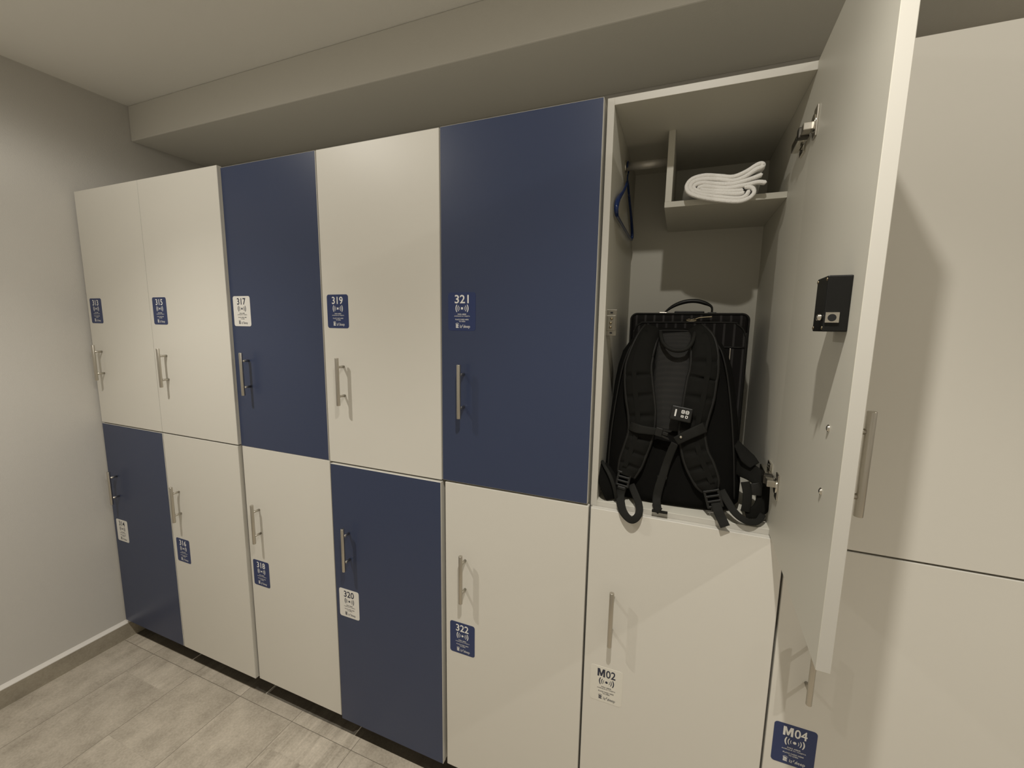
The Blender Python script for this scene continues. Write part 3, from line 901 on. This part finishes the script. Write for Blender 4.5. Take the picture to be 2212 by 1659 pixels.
def ladder_buckle(c, ang, w, h, parent):
    T = Matrix.Translation(c) @ Matrix.Rotation(math.radians(-11), 4, 'X') @ Matrix.Rotation(math.radians(ang), 4, 'Y')
    mb = MB(T)
    for sx in (-1, 1):
        mb.box(sx * w / 2 - .003, sx * w / 2 + .003, -.003, .004, -h / 2, h / 2, 0, bevel=.001)
    for k in (-1, -.33, .33, 1):
        mb.box(-w / 2, w / 2, -.0036, .003, k * (h / 2 - .003) - .0026, k * (h / 2 - .003) + .0026, 0, bevel=.001)
    mb.box(-w / 2 * .7, w / 2 * .7, -.004, .001, -h / 2 - .008, -h / 2, 0, bevel=.0015)
    return mb.build('buckle', M['plastic'], parent)
ladder_buckle((2.3455, .040, 1.181), 8, .030, .040, bp)
ladder_buckle((2.5655, .035, 1.166), -18, .032, .044, bp)

def webbing(pts, thick=.0022, n=30, name='webbing', m='web', normal=(0, -1, .15), parent=None):
    mb = MB()
    mb.ribbon([p[:3] for p in pts], [p[3] for p in pts], thick, 0, n=n, normal=normal)
    return mb.build(name, M[m], parent or bp)
# adjuster loop hanging over the front edge of the locker
webbing([(2.346, .036, 1.166, .022), (2.341, .030, 1.140, .022), (2.346, .010, 1.122, .022), (2.354, -.006, 1.110, .021), (2.366, -.014, 1.100, .019), (2.378, -.018, 1.0965, .018), (2.389, -.015, 1.104, .018), (2.3945, -.006, 1.118, .018), (2.390, .012, 1.132, .019), (2.379, .030, 1.148, .019), (2.366, .044, 1.168, .018)], n=50, name='adjuster_loop', normal=(0.0, -1, .25))
webbing([(2.571, .034, 1.158, .023), (2.577, .018, 1.143, .023), (2.583, -.001, 1.134, .022), (2.588, -.011, 1.126, .022), (2.5915, -.015, 1.120, .022)], name='strap_end')
# small tab in the middle with a folded end on the sill
webbing([(2.468, .054, 1.292, .018), (2.460, .054, 1.268, .019), (2.451, .054, 1.234, .019), (2.445, .048, 1.207, .020), (2.437, .041, 1.173, .021), (2.433, .034, 1.143, .021), (2.437, .012, 1.128, .020), (2.444, .004, 1.123, .018)], name='strap_end')
fd = MB(); fd.box(2.424, 2.462, .003, .013, 1.1180, 1.1225, 0, bevel=.001); fd.build('strap_end', M['web'], bp)
cl = MB(); cl.box(2.431, 2.455, .046, .053, 1.194, 1.2015, 0, bevel=.0015); cl.build('strap_keeper', M['plastic'], bp)
# chest strap, left half with its plug, right half with a snap
webbing([(2.352, .070, 1.322, .024), (2.372, .052, 1.3205, .024), (2.392, .050, 1.3190, .021), (2.410, .052, 1.3180, .020), (2.424, .054, 1.3170, .018)], name='chest_strap')
pl = MB(Matrix.Translation((2.440, .052, 1.3155)) @ Matrix.Rotation(math.radians(12), 4, 'Y'))
pl.box(-.022, -.004, -.005, .004, -.0115, .0115, 0, bevel=.002)
pl.box(-.004, .010, -.004, .003, -.0045, .0045, 0, bevel=.0015)
for sg in (-1, 1):
    pl.poly_prism([(-.004, -.004, sg * .0105), (-.004, -.004, sg * .0055), (.013, -.004, sg * .0075), (.017, -.004, sg * .0125), (.010, -.004, sg * .0125)], (0, .007, 0), 0)
pl.build('plug_buckle', M['plastic'], bp)
cs = webbing([(2.536, .066, 1.338, .026), (2.516, .052, 1.329, .025), (2.497, .050, 1.3175, .024), (2.482, .050, 1.307, .023), (2.470, .052, 1.298, .022)], name='chest_strap')
sn = MB(); sn.ball((2.481, .0465, 1.311), .0034, 0, (1, .5, 1)); sn.build('snap', M['chrome'], cs)
# haul loop
hl = MB()
hl.tube([(2.4120, .150, 1.574), (2.4145, .132, 1.562), (2.4230, .113, 1.544), (2.4410, .100, 1.531), (2.4600, .097, 1.5275), (2.4790, .100, 1.532), (2.4910, .113, 1.546), (2.4965, .132, 1.563), (2.4990, .150, 1.576)], .0052, 0, 10, n=50)
hl.build('haul_loop', M['web'], bp)
# hip belt: padded left wing, looped right end
webbing([(2.2840, .060, 1.2080, .030), (2.2950, .044, 1.1930, .044), (2.3060, .034, 1.1740, .052), (2.3130, .030, 1.1550, .050), (2.3170, .030, 1.1380, .042), (2.3190, .034, 1.1240, .034)], thick=.006, name='hip_belt', m='bag', normal=(.35, -1, .3))
webbing([(2.2835, .060, 1.2175, .009), (2.2960, .040, 1.2080, .009), (2.3120, .028, 1.1890, .010), (2.3235, .022, 1.1650, .010), (2.3300, .022, 1.1400, .009), (2.3320, .026, 1.1240, .008)], thick=.004, name='belt_binding', m='web', normal=(.35, -1, .3))
webbing([(2.612, .125, 1.300, .014), (2.625, .105, 1.283, .026), (2.640, .088, 1.265, .036), (2.655, .076, 1.252, .026)], thick=.004, name='side_strap', m='strap', normal=(.4, -1, .2))
webbing([(2.606, .120, 1.238, .046), (2.632, .092, 1.236, .046), (2.656, .074, 1.228, .040), (2.672, .062, 1.210, .034), (2.6775, .054, 1.185, .034), (2.674, .050, 1.158, .034), (2.660, .048, 1.142, .030), (2.640, .048, 1.136, .024)], thick=.005, n=44, name='hip_belt', m='strap', normal=(.05, -1, .1))
webbing([(2.634, .050, 1.215, .020), (2.640, .046, 1.190, .020), (2.641, .044, 1.165, .020), (2.639, .044, 1.142, .020)], thick=.004, name='strap_end', normal=(.1, -1, .1))
webbing([(2.655, .052, 1.214, .022), (2.659, .049, 1.200, .024), (2.660, .048, 1.186, .022)], thick=.006, name='buckle_tongue', m='plastic')
webbing([(2.583, .048, 1.186, .018), (2.596, .030, 1.168, .018), (2.612, .014, 1.148, .017), (2.630, .008, 1.136, .016), (2.648, .010, 1.131, .015), (2.664, .020, 1.133, .014), (2.677, .044, 1.142, .014)], n=40, name='adjuster_loop', normal=(-.1, -1, .5))

# ------------------------------------------------------------------ small gadget clipped to the right shoulder strap
G = Matrix.Translation((2.478, .062, 1.368)) @ Matrix.Rotation(math.radians(-11), 4, 'X') @ Matrix.Rotation(math.radians(8), 4, 'Y')
gr = thing('clip_on_gadget', 'small black box with white printed icons on the backpack strap', 'gadget', (2.478, .055, 1.35))
gb = MB(G); gb.box(-.0255, .0255, -.012, .012, -.0185, .0185, 0, bevel=.003, seg=3); gb.build('case', M['plastic'], gr)
gi = MB(G)
def gput(s, x0, x1, z0, z1, b=.02, rot=True):
    vs, fs = text_geo(s, b)
    bv = []
    for u, v in vs:
        if rot:   # lettering turned a quarter so it reads upwards
            x, z = x0 + (x1 - x0) * (1 - v), z0 + (z1 - z0) * u
        else:
            x, z = x0 + (x1 - x0) * u, z0 + (z1 - z0) * v
        bv.append(gi.bm.verts.new(G @ Vector((x, -.0123, z))))
    for f in fs:
        try: gi.bm.faces.new([bv[i] for i in f])
        except ValueError: pass
def gring(x0, x1, z0, z1, r, w):
    a = rounded_rect(x0, x1, z0, z1, r, -.0123, 4); b = rounded_rect(x0 + w, x1 - w, z0 + w, z1 - w, max(r - w, .0004), -.0123, 4)
    A_ = [gi.bm.verts.new(G @ Vector(p)) for p in a]; B_ = [gi.bm.verts.new(G @ Vector(p)) for p in b]
    for k in range(len(A_)):
        j = (k + 1) % len(A_)
        gi.bm.faces.new((A_[k], A_[j], B_[j], B_[k]))
# printed bar of tiny marks
for k in range(6):
    z0 = -.0085 + k * .0030
    v = [gi.bm.verts.new(G @ Vector(p)) for p in ((-.0155, -.0123, z0), (-.0118, -.0123, z0), (-.0118, -.0123, z0 + .0026), (-.0155, -.0123, z0 + .0026))]
    gi.bm.faces.new(v)
gring(-.0005, .0075, .0015, .0105, .0026, .0015); gring(.0095, .0175, .0015, .0105, .0026, .0015)
gring(.0000, .0070, -.0085, -.0030, .0016, .0011); gring(.0105, .0165, -.0090, -.0020, .0016, .0014)
gput('e', .0020, .0052, .0042, .0078); gput('c', .0118, .0152, .0042, .0078)
gput('o', .0022, .0050, -.0070, -.0045)
gi.build('printed_icons', M['print_white'], gr, recalc=False)
